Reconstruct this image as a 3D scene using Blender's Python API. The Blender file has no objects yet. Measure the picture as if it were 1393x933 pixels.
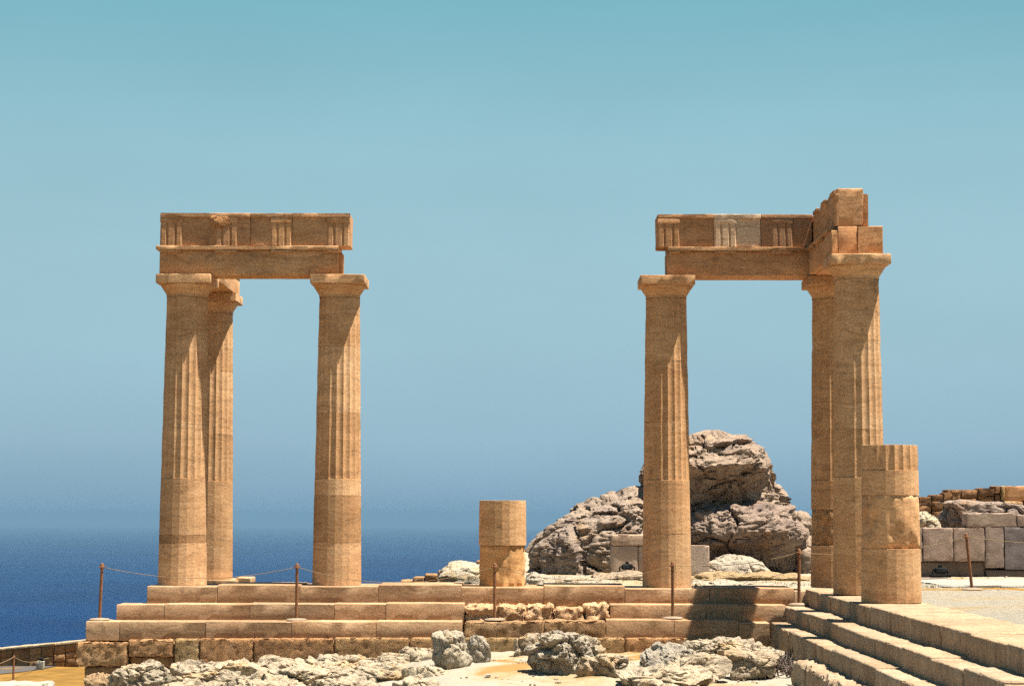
import bpy, bmesh, math, random
from mathutils import Vector, Matrix, noise
R = math.radians
random.seed(7)
sc = bpy.context.scene
COL = sc.collection

# ------------------------------------------------------------------ camera
FPX, CX, CY = 2726.3, 696.5, 466.5
VPX, VPY, ROLL = 713.08, 698.76, 0.0028
CAMP = Vector((-0.5437, -29.5, 1.061))
yv = Vector((VPX - CX, -(VPY - CY), -FPX)).normalized()
xv = Vector((1.0, -ROLL, 0.0)); xv.z = -(xv.x * yv.x + xv.y * yv.y) / yv.z; xv.normalize()
zv = xv.cross(yv)
ROT = Matrix((xv, yv, zv))
cam = bpy.data.cameras.new('camera')
cam.sensor_width = 36.0
cam.lens = 36.0 * FPX / 1393.0
cam.clip_start = 0.5
cam.clip_end = 120000.0
cam_ob = bpy.data.objects.new('camera', cam)
COL.objects.link(cam_ob)
M = ROT.to_4x4(); M.translation = CAMP
cam_ob.matrix_world = M
sc.camera = cam_ob


def at(px, py, y):
    """world point seen at photo pixel (px, py) on the vertical plane Y = y"""
    d = ROT @ Vector(((px - CX) / FPX, -(py - CY) / FPX, -1.0))
    return CAMP + d * ((y - CAMP.y) / d.y)


def atz(px, py, z):
    d = ROT @ Vector(((px - CX) / FPX, -(py - CY) / FPX, -1.0))
    return CAMP + d * ((z - CAMP.z) / d.z)


# ------------------------------------------------------------------ light
SUN = Vector((0.325, -0.076, 1.0)).normalized()
EL = math.asin(SUN.z); AZ = math.atan2(SUN.x, SUN.y)
sun = bpy.data.lights.new('sun', 'SUN')
sun.energy = 5.0
sun.angle = R(0.5)
sun.color = (1.0, 0.93, 0.80)
sun_ob = bpy.data.objects.new('sun', sun)
COL.objects.link(sun_ob)
sun_ob.rotation_euler = SUN.to_track_quat('Z', 'Y').to_euler()
sun_ob.location = (10, -10, 40)

world = bpy.data.worlds.new('World'); sc.world = world
world.use_nodes = True
wn = world.node_tree; wn.nodes.clear()
sky = wn.nodes.new('ShaderNodeTexSky'); sky.sky_type = 'NISHITA'
sky.sun_disc = False; sky.sun_elevation = EL; sky.sun_rotation = AZ
sky.altitude = 100; sky.air_density = 1.0; sky.dust_density = 1.2; sky.ozone_density = 1.5
EXPO = 1.65


def lin(r, g, b, k=1.0):
    f = lambda c: ((c / 255 + 0.055) / 1.055) ** 2.4 if c > 10 else c / 255 / 12.92
    return (f(r) * k, f(g) * k, f(b) * k)


SKYS = 0.05
tc = wn.nodes.new('ShaderNodeTexCoord'); sx = wn.nodes.new('ShaderNodeSeparateXYZ')
wr = wn.nodes.new('ShaderNodeValToRGB'); cr = wr.color_ramp
stops = [(0.0, (120, 162, 191)), (0.012, (130, 170, 197)), (0.035, (143, 182, 204)), (0.08, (153, 192, 207)), (0.13, (156, 196, 208)), (0.18, (149, 194, 205)), (0.256, (118, 181, 193)), (0.55, (72, 134, 170)), (1.0, (44, 92, 138))]
while len(cr.elements) < len(stops): cr.elements.new(0.5)
for e, (p, c) in zip(cr.elements, stops):
    e.position = p; e.color = (*lin(*c), 1)
gain = wn.nodes.new('ShaderNodeMix'); gain.data_type = 'RGBA'; gain.blend_type = 'MULTIPLY'; gain.inputs[0].default_value = 1
g_ = 1.0 / (SKYS * 2 ** EXPO)
gain.inputs[7].default_value = (g_, g_, g_, 1)
tint = wn.nodes.new('ShaderNodeMix'); tint.data_type = 'RGBA'; tint.inputs[0].default_value = 0.9
bg = wn.nodes.new('ShaderNodeBackground'); bg.inputs[1].default_value = SKYS
wo = wn.nodes.new('ShaderNodeOutputWorld')
wl = wn.links.new
wl(tc.outputs['Generated'], sx.inputs[0]); wl(sx.outputs['Z'], wr.inputs[0])
# faint uneven haze across the whole sky
hz = wn.nodes.new('ShaderNodeTexNoise'); hz.inputs['Scale'].default_value = 5.0; hz.inputs['Detail'].default_value = 4
hm = wn.nodes.new('ShaderNodeMapping'); hm.inputs['Scale'].default_value = (1, 1, 3.5)
hr = wn.nodes.new('ShaderNodeValToRGB')
for e, (p, c) in zip(hr.color_ramp.elements, [(0.3, 0.96), (0.7, 1.03)]): e.position = p; e.color = (c, c, c, 1)
hx = wn.nodes.new('ShaderNodeMix'); hx.data_type = 'RGBA'; hx.blend_type = 'MULTIPLY'; hx.inputs[0].default_value = 1
wl(tc.outputs['Generated'], hm.inputs[0]); wl(hm.outputs[0], hz.inputs['Vector']); wl(hz.outputs[0], hr.inputs[0])
wl(wr.outputs[0], hx.inputs[6]); wl(hr.outputs[0], hx.inputs[7]); wl(hx.outputs[2], gain.inputs[6])
wl(sky.outputs[0], tint.inputs[6]); wl(gain.outputs[2], tint.inputs[7]); wl(tint.outputs[2], bg.inputs[0]); wl(bg.outputs[0], wo.inputs[0])

sc.view_settings.view_transform = 'Standard'
sc.view_settings.look = 'None'
sc.view_settings.exposure = EXPO
sc.view_settings.gamma = 1.0
sc.cycles.use_denoising = False
sc.cycles.use_adaptive_sampling = True
sc.cycles.adaptive_threshold = 0.035
sc.cycles.max_bounces = 8
sc.cycles.diffuse_bounces = 3
sc.cycles.volume_bounces = 0


# ------------------------------------------------------------------ materials
class NT:
    def __init__(s, name):
        s.m = bpy.data.materials.new(name); s.m.use_nodes = True
        s.t = s.m.node_tree; s.t.nodes.clear()
        s.out = s.n('OutputMaterial'); s.b = s.n('BsdfPrincipled')
        s.l(s.b.outputs[0], s.out.inputs[0])
        s.b.inputs['Roughness'].default_value = 0.9
        s.b.inputs['Specular IOR Level'].default_value = 0.2

    def n(s, k, **kw):
        nd = s.t.nodes.new('ShaderNode' + k)
        for a, v in kw.items(): setattr(nd, a, v)
        return nd

    def l(s, a, b): s.t.links.new(a, b)

    def coords(s, scale=(1, 1, 1), per_object=True):
        tc = s.n('TexCoord'); mp = s.n('Mapping'); mp.inputs['Scale'].default_value = scale
        if per_object:
            oi = s.n('ObjectInfo'); mu = s.n('VectorMath', operation='ADD')
            sc_ = s.n('Math', operation='MULTIPLY'); sc_.inputs[1].default_value = 37.0
            s.l(oi.outputs['Random'], sc_.inputs[0])
            s.l(tc.outputs['Object'], mu.inputs[0]); s.l(sc_.outputs[0], mu.inputs[1])
            s.l(mu.outputs[0], mp.inputs[0])
        else:
            g = s.n('NewGeometry'); s.l(g.outputs['Position'], mp.inputs[0])
        return mp.outputs[0]

    def noise(s, vec, scale, detail=6, rough=0.6, dist=0.0):
        nd = s.n('TexNoise'); s.l(vec, nd.inputs['Vector'])
        nd.inputs['Scale'].default_value = scale; nd.inputs['Detail'].default_value = detail
        nd.inputs['Roughness'].default_value = rough; nd.inputs['Distortion'].default_value = dist
        return nd.outputs[0]

    def voro(s, vec, scale, feature='F1'):
        nd = s.n('TexVoronoi', feature=feature); s.l(vec, nd.inputs['Vector'])
        nd.inputs['Scale'].default_value = scale
        return nd.outputs['Distance']

    def ramp(s, fac, stops, interp='LINEAR'):
        nd = s.n('ValToRGB'); cr = nd.color_ramp; cr.interpolation = interp
        while len(cr.elements) < len(stops): cr.elements.new(0.5)
        for e, (p, c) in zip(cr.elements, stops):
            e.position = p; e.color = (*c, 1) if isinstance(c, tuple) else (c, c, c, 1)
        s.l(fac, nd.inputs[0]); return nd.outputs[0]

    def mix(s, a, b, fac=1.0, mode='MIX'):
        nd = s.n('Mix', data_type='RGBA', blend_type=mode)
        for v, i in ((fac, 0), (a, 6), (b, 7)):
            if isinstance(v, (int, float)) and i == 0: nd.inputs[0].default_value = v
            elif isinstance(v, tuple): nd.inputs[i].default_value = (*v, 1)
            else: s.l(v, nd.inputs[i])
        return nd.outputs[2]

    def math(s, op, a, b=None):
        nd = s.n('Math', operation=op)
        for v, i in ((a, 0), (b, 1)):
            if v is None: continue
            if isinstance(v, (int, float)): nd.inputs[i].default_value = v
            else: s.l(v, nd.inputs[i])
        return nd.outputs[0]

    def bump(s, h, strength, dist, prev=None):
        nd = s.n('Bump'); nd.inputs['Strength'].default_value = strength
        nd.inputs['Distance'].default_value = dist; s.l(h, nd.inputs['Height'])
        if prev is not None: s.l(prev, nd.inputs['Normal'])
        return nd.outputs[0]

    def done(s, col=None, normal=None):
        if col is not None: s.l(col, s.b.inputs['Base Color'])
        if normal is not None: s.l(normal, s.b.inputs['Normal'])
        return s.m


def tinted(t, col):
    oi = t.n('ObjectInfo')
    return t.mix(col, oi.outputs['Color'], 1.0, 'MULTIPLY')


def sandstone(name, base, dark, light, pit=0.5, lam=0.5, streak=False):
    t = NT(name)
    v = t.coords()
    wob = t.noise(v, 1.1, 4, 0.55)
    wv = t.n('CombineXYZ'); t.l(t.math('MULTIPLY', wob, 0.55), wv.inputs['Z'])
    va = t.n('VectorMath', operation='ADD'); t.l(v, va.inputs[0]); t.l(wv.outputs[0], va.inputs[1])
    mp = t.n('Mapping'); mp.inputs['Scale'].default_value = (0.5, 0.5, 8.0); mp.inputs['Rotation'].default_value = (0.05, 0.07, 0)
    t.l(va.outputs[0], mp.inputs[0]); vl = mp.outputs[0]
    big = t.noise(v, 1.6, 5, 0.65)
    c = t.ramp(big, [(0.28, dark), (0.52, base), (0.78, light)])
    lamn = t.noise(vl, 2.2, 8, 0.66, 0.5)
    lamc = t.ramp(lamn, [(0.28, 1 - lam * 0.6), (0.43, 1 - lam * .12), (0.52, 1 + lam * .12), (0.60, 1 - lam * .22), (0.74, 1 + lam * 0.2)])
    c = t.mix(c, lamc, 1.0, 'MULTIPLY')
    mp2 = t.n('Mapping'); mp2.inputs['Scale'].default_value = (0.2, 0.2, 2.6); mp2.inputs['Rotation'].default_value = (-0.06, 0.05, 0)
    t.l(va.outputs[0], mp2.inputs[0]); vb = mp2.outputs[0]
    band = t.noise(vb, 2.0, 6, 0.6, 0.8)
    c = t.mix(c, t.ramp(band, [(0.32, (0.66, 0.58, 0.52)), (0.45, (1, 1, 1)), (0.53, (0.84, 0.79, 0.74)), (0.60, (1.04, 1.04, 1.05)), (0.72, (1.12, 1.14, 1.2))]), lam, 'MULTIPLY')
    grain = t.noise(v, 85, 3, 0.7)
    c = t.mix(c, t.ramp(grain, [(0.25, 0.5), (0.5, 1.0), (0.8, 1.35)]), 0.95, 'MULTIPLY')
    grain2 = t.noise(v, 34, 4, 0.75)
    c = t.mix(c, t.ramp(grain2, [(0.3, 0.72), (0.5, 1.0), (0.72, 1.18)]), 0.9, 'MULTIPLY')
    spots = t.noise(v, 5.5, 8, 0.75)
    c = t.mix(c, t.ramp(spots, [(0.32, (0.36, 0.32, 0.30)), (0.45, (1, 1, 1))]), 0.6 if pit < .6 else .15, 'MULTIPLY')
    pv = t.voro(v, 38)
    h = t.noise(v, 22, 8, 0.75)
    nb = t.bump(h, 0.55 * pit + 0.1, 0.02)
    nb = t.bump(lamn, 0.22 * lam, 0.012, nb)
    if pit > 0.6:
        mid = t.noise(v, 15, 9, 0.82)
        c = t.mix(c, t.ramp(mid, [(0.36, (0.36, 0.30, 0.26)), (0.49, (1, 1, 1)), (0.66, (1.28, 1.3, 1.3))]), 0.85, 'MULTIPLY')
        nb = t.bump(mid, 0.9, 0.05, nb)
        c = t.mix(c, t.ramp(pv, [(0.05, 0.45), (0.22, 1.0)]), 0.45, 'MULTIPLY')
        nb = t.bump(t.ramp(pv, [(0.0, 0.0), (0.35, 1.0)]), 0.6, 0.02, nb)
    if streak:
        vs = t.coords((14.0, 14.0, 1.2))
        st = t.noise(vs, 1.5, 4, 0.6)
        nb = t.bump(st, 0.8, 0.03, nb)
        c = t.mix(c, t.ramp(st, [(0.3, 0.62), (0.55, 1.0), (0.8, 1.15)]), 0.8, 'MULTIPLY')
    return t.done(tinted(t, c), nb)


SAND = sandstone('sandstone', (0.485, 0.288, 0.147), (0.39, 0.212, 0.10), (0.55, 0.352, 0.195), 0.35, 0.62)
SAND_STEP = sandstone('step_sandstone', (0.375, 0.232, 0.13), (0.285, 0.165, 0.09), (0.44, 0.29, 0.172), 0.45, 0.7)
SAND_ROUGH = sandstone('weathered_sandstone', (0.35, 0.205, 0.10), (0.21, 0.115, 0.055), (0.47, 0.31, 0.18), 1.0, 0.15)
SAND_TOOLED = sandstone('tooled_sandstone', (0.315, 0.222, 0.14), (0.24, 0.155, 0.092), (0.365, 0.27, 0.178), 0.5, 0.1, True)
SLAB = sandstone('grey_slab_stone', (0.29, 0.218, 0.172), (0.195, 0.142, 0.118), (0.35, 0.278, 0.225), 0.6, 0.1)


def limestone(name, pale, grey, dark, ochre, scale=1.0, ochre_amt=0.5):
    t = NT(name)
    v = t.coords()
    n1 = t.noise(v, 1.3 * scale, 8, 0.7, 0.4)
    c = t.ramp(n1, [(0.30, grey), (0.5, pale), (0.72, pale)])
    n2 = t.noise(v, 3.1 * scale, 10, 0.78, 0.6)
    c = t.mix(c, t.ramp(n2, [(0.36, dark), (0.46, (1, 1, 1)), (0.7, (1.08, 1.06, 1.02))]), 0.8, 'MULTIPLY')
    nm = t.noise(v, 13 * scale, 8, 0.8)
    c = t.mix(c, t.ramp(nm, [(0.34, (0.40, 0.31, 0.26)), (0.46, (1, 1, 1)), (0.66, (1.16, 1.15, 1.12))]), 0.8, 'MULTIPLY')
    n3 = t.noise(v, 1.9 * scale, 6, 0.6)
    c = t.mix(c, ochre, t.math('MULTIPLY', t.ramp(n3, [(0.55, 0.0), (0.68, 1.0)]), ochre_amt))
    pv = t.voro(v, 16 * scale)
    c = t.mix(c, t.ramp(pv, [(0.06, 0.42), (0.25, 1.0)]), 0.5, 'MULTIPLY')
    n4 = t.noise(v, 60, 4, 0.7)
    c = t.mix(c, t.ramp(n4, [(0.3, 0.72), (0.5, 1.0), (0.75, 1.12)]), 0.8, 'MULTIPLY')
    nb = t.bump(n2, 0.9, 0.08)
    nb = t.bump(t.noise(v, 14, 10, 0.8), 0.7, 0.04, nb)
    nb = t.bump(t.ramp(pv, [(0.0, 0.0), (0.3, 1.0)]), 0.5, 0.02, nb)
    return t.done(tinted(t, c), nb)


LIME = limestone('karst_limestone', (0.36, 0.315, 0.25), (0.235, 0.212, 0.185), (0.34, 0.25, 0.20), (0.50, 0.31, 0.11), 1.0, 0.45)
ROCK = limestone('boulder_limestone', (0.27, 0.21, 0.165), (0.15, 0.12, 0.115), (0.34, 0.26, 0.24), (0.31, 0.175, 0.07), 0.7, 0.5)


def ground_material():
    t = NT('pale_ground')
    v = t.coords((1, 1, 1), False)
    n1 = t.noise(v, 0.55, 8, 0.65, 0.5)
    c = t.ramp(n1, [(0.36, (0.235, 0.135, 0.045)), (0.43, (0.27, 0.205, 0.12)), (0.50, (0.27, 0.232, 0.175)), (0.68, (0.24, 0.223, 0.195))])
    n2 = t.noise(v, 5, 9, 0.75)
    c = t.mix(c, t.ramp(n2, [(0.30, (0.58, 0.48, 0.40)), (0.45, (1, 1, 1))]), 0.6, 'MULTIPLY')
    n3 = t.noise(v, 70, 3, 0.7)
    c = t.mix(c, t.ramp(n3, [(0.28, 0.72), (0.5, 1.0), (0.8, 1.1)]), 0.8, 'MULTIPLY')
    nb = t.bump(n2, 0.6, 0.05); nb = t.bump(t.noise(v, 26, 8, 0.75), 0.5, 0.02, nb)
    return t.done(c, nb)


GROUND = ground_material()


def gravel_material():
    t = NT('grey_gravel')
    v = t.coords((1, 1, 1), False)
    n1 = t.noise(v, 0.8, 8, 0.7, 0.4)
    c = t.ramp(n1, [(0.36, (0.25, 0.165, 0.075)), (0.45, (0.25, 0.212, 0.155)), (0.6, (0.23, 0.208, 0.168)), (0.75, (0.275, 0.25, 0.20))])
    n2 = t.noise(v, 9, 9, 0.8)
    c = t.mix(c, t.ramp(n2, [(0.34, (0.5, 0.42, 0.36)), (0.48, (1, 1, 1)), (0.7, (1.12, 1.12, 1.12))]), 0.8, 'MULTIPLY')
    n3 = t.noise(v, 45, 4, 0.75)
    c = t.mix(c, t.ramp(n3, [(0.3, 0.6), (0.5, 1.0), (0.75, 1.2)]), 0.9, 'MULTIPLY')
    return t.done(c, t.bump(n2, 0.8, 0.05, t.bump(n3, 0.6, 0.02)))


GRAVEL = gravel_material()


def simple(name, base, var=0.25, scale=8.0, rough=0.8, spec=0.2, bump=0.3, metal=0.0):
    t = NT(name)
    v = t.coords()
    n = t.noise(v, scale, 7, 0.7)
    c = t.ramp(n, [(0.3, tuple(x * (1 - var) for x in base)), (0.6, base), (0.8, tuple(min(1, x * (1 + var)) for x in base))])
    t.b.inputs['Roughness'].default_value = rough
    t.b.inputs['Specular IOR Level'].default_value = spec
    t.b.inputs['Metallic'].default_value = metal
    return t.done(tinted(t, c), t.bump(n, bump, 0.02))


RUST = simple('rusty_steel', (0.20, 0.085, 0.035), 0.4, 14, 0.75, 0.3)
PLATE = simple('worn_plate', (0.25, 0.19, 0.135), 0.3, 14, 0.8)
ROPE = simple('rope_fibre', (0.21, 0.145, 0.08), 0.3, 40, 0.95)
BLACK = simple('black_housing', (0.010, 0.010, 0.010), 0.3, 20, 0.8, 0.1)
GLASS = simple('lamp_glass', (0.012, 0.014, 0.016), 0.1, 20, 0.6, 0.2)
WHITE = simple('whitewashed_stone', (0.27, 0.255, 0.21), 0.3, 6, 0.9)
GRASS = simple('golden_dry_grass', (0.19, 0.105, 0.027), 0.5, 1.2, 1.0, 0.05, 0.8)
GRASS_BLADE = simple('dry_grass_blades', (0.20, 0.108, 0.028), 0.35, 6, 1.0, 0.05)
PATHM = simple('grey_path', (0.07, 0.062, 0.06), 0.2, 5, 0.95)
PALEPATH = simple('pale_concrete', (0.25, 0.235, 0.205), 0.25, 5, 0.95)
WOOD = simple('dark_board', (0.13, 0.085, 0.06), 0.35, 9, 0.9)
TWIG = simple('dry_twig', (0.17, 0.13, 0.11), 0.35, 30, 0.95)


def sea_material():
    t = NT('sea_water')
    v = t.coords((1, 1, 1), False)
    n = t.noise(v, 0.02, 6, 0.6)
    n2 = t.noise(v, 0.0016, 5, 0.6)
    c = t.ramp(n2, [(0.35, (0.0001, 0.008, 0.041)), (0.65, (0.0002, 0.014, 0.059))])
    t.b.inputs['Roughness'].default_value = 0.45
    t.b.inputs['Specular IOR Level'].default_value = 0.0
    nb = t.bump(n, 0.5, 6.0)
    return t.done(c, nb)


SEA = sea_material()

# ------------------------------------------------------------------ object helpers
WL = {}     # world location of every object


def tag(o, label=None, cat=None, group=None, kind=None):
    if label: o['label'] = label
    if cat: o['category'] = cat
    if group: o['group'] = group
    if kind: o['kind'] = kind
    return o


def thing(name, loc, label, cat, group=None):
    o = bpy.data.objects.new(name, None)
    o.empty_display_size = 0.2
    COL.objects.link(o)
    o.location = loc
    WL[o.name] = Vector(loc)
    return tag(o, label, cat, group)


def link(name, me, loc, parent=None, color=None):
    o = bpy.data.objects.new(name, me)
    COL.objects.link(o)
    WL[o.name] = Vector(loc)
    if parent is not None:
        o.parent = parent
        o.location = Vector(loc) - WL[parent.name]
    else:
        o.location = loc
    if color: o.color = (*color, 1)
    return o


def mesh(name, verts, faces, mat, parent=None, loc=None, color=None, smooth=None):
    """verts are in world metres; the object's origin goes to loc (default: base centre)"""
    if loc is None:
        xs, ys, zs = zip(*verts)
        loc = ((min(xs) + max(xs)) / 2, (min(ys) + max(ys)) / 2, min(zs))
    lx, ly, lz = loc
    me = bpy.data.meshes.new(name)
    me.from_pydata([(x - lx, y - ly, z - lz) for x, y, z in verts], [], faces)
    me.materials.append(mat)
    me.update()
    if smooth is not None:
        me.shade_smooth()
        if smooth < 180: me.set_sharp_from_angle(angle=R(smooth))
    return link(name, me, loc, parent, color)


def fr(p, f, octv=4, seed=0.0):
    return noise.fractal(Vector((p[0] * f + seed, p[1] * f + seed * 1.7, p[2] * f - seed)), 0.9, 2.1, octv)


def jit(c=0.09, warm=0.04):
    k = 1 + random.uniform(-c, c)
    w = random.uniform(-warm, warm)
    return (k * (1 + w), k, k * (1 - w))


def axis(a, b, step, bev):
    n = max(1, int(round((b - a - 2 * bev) / step)))
    return [a] + [a + bev + (b - a - 2 * bev) * i / n for i in range(n + 1)] + [b]


def block_geo(x0, x1, y0, y1, z0, z1, step=0.25, bev=0.012, rough=0.004, chip=0.012, seed=None, freq=3.0, bevx=None):
    """a cut stone: rounded arrises, chipped edges, slightly uneven faces"""
    seed = random.uniform(0, 90) if seed is None else seed
    bev = min(bev, (x1 - x0) * .3, (y1 - y0) * .3, (z1 - z0) * .3)
    bx = bevx or bev
    ax, ay, az = axis(x0, x1, step, bx), axis(y0, y1, step, bev), axis(z0, z1, step, bev)
    nx, ny, nz = len(ax) - 1, len(ay) - 1, len(az) - 1
    idx, V = {}, []
    lo = (x0 + bx, y0 + bev, z0 + bev); hi = (x1 - bx, y1 - bev, z1 - bev)

    def vid(i, j, k):
        key = (i, j, k)
        if key in idx: return idx[key]
        p = Vector((ax[i], ay[j], az[k]))
        q = Vector([min(max(p[a], lo[a]), hi[a]) for a in range(3)])
        d = p - q
        d = Vector((d.x / bx, d.y / bev, d.z / bev))
        edge = d.length > 1.2
        d.normalize()
        off = Vector((d.x * bx, d.y * bev, d.z * bev))
        n1 = fr(p, freq, 4, seed)
        p = q + off + d * n1 * rough
        if edge:
            p -= d * max(0.0, fr(p, freq * 2.3, 3, seed + 11) + 0.05) * chip * 2.2
        idx[key] = len(V); V.append(p[:])
        return idx[key]
    F = []
    for i in range(nx):
        for j in range(ny):
            F.append((vid(i, j, 0), vid(i, j + 1, 0), vid(i + 1, j + 1, 0), vid(i + 1, j, 0)))
            F.append((vid(i, j, nz), vid(i + 1, j, nz), vid(i + 1, j + 1, nz), vid(i, j + 1, nz)))
    for i in range(nx):
        for k in range(nz):
            F.append((vid(i, 0, k), vid(i + 1, 0, k), vid(i + 1, 0, k + 1), vid(i, 0, k + 1)))
            F.append((vid(i, ny, k), vid(i, ny, k + 1), vid(i + 1, ny, k + 1), vid(i + 1, ny, k)))
    for j in range(ny):
        for k in range(nz):
            F.append((vid(0, j, k), vid(0, j, k + 1), vid(0, j + 1, k + 1), vid(0, j + 1, k)))
            F.append((vid(nx, j, k), vid(nx, j + 1, k), vid(nx, j + 1, k + 1), vid(nx, j, k + 1)))
    return V, F


def block(name, x0, x1, y0, y1, z0, z1, mat, parent=None, color=None, smooth=40, **kw):
    V, F = block_geo(x0, x1, y0, y1, z0, z1, **kw)
    return mesh(name, V, F, mat, parent, ((x0 + x1) / 2, (y0 + y1) / 2, z0), color or jit(), smooth)


def join(geos):
    V, F = [], []
    for v, f in geos:
        n = len(V); V += list(v); F += [tuple(i + n for i in q) for q in f]
    return V, F


def tube_geo(pts, r, sides=6, cap=True):
    V, F = [], []
    pts = [Vector(p) for p in pts]
    for i, p in enumerate(pts):
        d = (pts[min(i + 1, len(pts) - 1)] - pts[max(i - 1, 0)]).normalized()
        a = d.cross(Vector((0.13, 0.2, 1.0)) if abs(d.z) < 0.9 else Vector((1, 0.1, 0))).normalized(); b = d.cross(a)
        rr = r[i] if isinstance(r, (list, tuple)) else r
        for s in range(sides):
            an = 2 * math.pi * s / sides
            V.append((p + a * math.cos(an) * rr + b * math.sin(an) * rr)[:])
    for i in range(len(pts) - 1):
        for s in range(sides):
            s2 = (s + 1) % sides
            F.append((i * sides + s, i * sides + s2, (i + 1) * sides + s2, (i + 1) * sides + s))
    if cap:
        F.append(tuple(range(sides))[::-1]); F.append(tuple((len(pts) - 1) * sides + s for s in range(sides)))
    return V, F


# ------------------------------------------------------------------ terrain and sea
def sm(t): t = min(1, max(0, t)); return t * t * (3 - 2 * t)


def lerp(a, b, t): return a + (b - a) * t


def height(x, y):
    front = -0.86 + 0.02 * min(0, y + 1.5) * (1 if y > -9 else 0) - (0.15 if y <= -9 else 0)
    front -= 0.28 * sm((-1.3 - x) / 2.0) + 0.55 * sm((-4.4 - x) / 3.0)
    front = lerp(-4.6, front, sm((x + 13) / 5.0))
    front = lerp(front, -0.02, sm((x - 3.75) / 0.3))
    back = lerp(-4.6, -0.06, sm((x + 2.9) / 1.7))
    z = lerp(front, back, sm((y + 0.9) / 1.3))
    edge = max(sm((y - (50 if x < -2 else 34)) / 14.0), sm((x - 60) / 20.0), sm((-x - 70) / 20.0), sm((-y - 90) / 20.0))
    return lerp(z, -190.0, edge)


def terrain():
    def cut(segs):
        out = []
        for a, b, s in segs:
            n = max(1, round((b - a) / s)); out += [a + (b - a) * i / n for i in range(n)]
        return out + [segs[-1][1]]
    xs = cut([(-100, -40, 10), (-40, -14, 1.3), (-14, -8, 0.3), (-8, 5, 0.055), (5, 11, 0.15), (11, 30, 1.5), (30, 90, 8)])
    ys = cut([(-120, -30, 9), (-30, -9, 0.8), (-9, -1, 0.06), (-1, 9, 0.11), (9, 50, 1.5), (50, 80, 4)])
    V, F = [], []
    for y in ys:
        for x in xs:
            z = height(x, y)
            if z > -6:
                p = (x, y, 0)
                amp = 0.05 if y < -0.8 else 0.035
                if x > 4.0 and y < 1.5: amp = 0.012
                z += amp * fr(p, 0.8, 5, 3) + amp * 0.35 * fr(p, 4.5, 4, 8)
                if y < -1 and x < 3: z += 0.05 * max(0, fr(p, 1.4, 3, 21) - 0.05)
            V.append((x, y, z))
    nx = len(xs)
    for j in range(len(ys) - 1):
        for i in range(nx - 1):
            F.append((j * nx + i, j * nx + i + 1, (j + 1) * nx + i + 1, (j + 1) * nx + i))
    o = mesh('ground', V, F, GROUND, None, (0, 0, 0), None, 180)
    o.data.materials.append(GRASS); o.data.materials.append(GRAVEL)
    for p in o.data.polygons:
        if p.center.z < -2.6: p.material_index = 1
        elif p.center.x > 4.2 and -40 < p.center.y < 4.6: p.material_index = 1 if (.8 < p.center.y < 2.2 and fr(p.center, 1.3, 4, 5) > -.05) else 2
    return tag(o, kind='structure')


terrain()
SEAZ = -160.0
S = 45000.0
ER = 6371000.0


def sea():
    V, F = [(0, 0, SEAZ)], []
    rings = [150, 400, 800, 1400, 2200, 3200, 4500, 6000, 8000, 10500, 13500, 17000, 21000, 25500, 30000, 35000, 40000, 44500]
    n = 96
    for r in rings:
        for a in range(n):
            t = 2 * math.pi * a / n
            V.append((r * math.cos(t), r * math.sin(t), SEAZ - r * r / (2 * ER)))
    for a in range(n): F.append((0, 1 + a, 1 + (a + 1) % n))
    for k in range(len(rings) - 1):
        for a in range(n):
            b = (a + 1) % n
            F.append((1 + k * n + a, 1 + (k + 1) * n + a, 1 + (k + 1) * n + b, 1 + k * n + b))
    tag(mesh('sea', V, F, SEA, None, (0, 0, SEAZ), None, 180), kind='structure')


sea()

# ------------------------------------------------------------------ stepped base of the colonnade
base = thing('stepped_base', (-1.3, -0.9, -0.7), 'long three-stepped sandstone base running under the colonnade', 'temple steps')
L1 = [(-5.955, -4.946, .008), (-4.943, -3.763, .034), (-3.760, -2.633, .016), (-2.630, -1.440, .043), (-1.437, -.259, .012), (-.256, .903, .036), (.906, 2.115, .0), (2.118, 3.328, .012), (3.331, 3.487, -.03)]
for x0, x1, z in L1:
    block('step_block', x0, x1, -0.55, 0.62, -0.27, z, SAND_STEP, base, step=0.16, bev=0.011, bevx=.003, chip=0.007, rough=0.004, color=jit(.13, .05))
L2 = [(-6.315, -5.635, -.236), (-5.632, -4.426, -.225), (-4.423, -3.228, -.217), (-3.225, -2.499, -.213), (-2.496, -1.386, -.203)]
for x0, x1, z in L2 + [(.676, 2.03, -.210), (2.033, 3.157, -.210)]:
    block('step_block', x0, x1, -0.93, -0.40, -0.50, z, SAND_STEP, base, step=0.16, bev=0.011, bevx=.003, chip=0.007, rough=0.004, color=jit(.13, .05))
L3 = [(-6.66, -6.188, -.455), (-6.185, -4.986, -.452), (-4.983, -3.784, -.447), (-3.781, -2.604, -.442), (-2.601, -1.412, -.437)]
for x0, x1, z in L3:
    block('step_block', x0, x1, -1.32, -0.78, -0.72, z, SAND_STEP, base, step=0.16, bev=0.011, bevx=.003, chip=0.007, rough=0.004, color=jit(.13, .05))
for x0, x1, z in [(-1.37, -.268, -.44), (-.264, .60, -.43)]:
    block('step_block', x0, x1, -1.34, -0.78, -0.76, z, SAND_ROUGH, base, step=0.05, bev=0.02, chip=0.035, rough=0.025, freq=7, smooth=50)
for x0, x1, z in [(.604, 1.55, -.405), (1.553, 2.45, -.41), (2.453, 2.88, -.44)]:
    block('step_block', x0, x1, -1.32, -0.78, -0.76, z, SAND_STEP, base, step=0.14, bev=0.011, bevx=.003, chip=0.010, rough=0.006)
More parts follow.
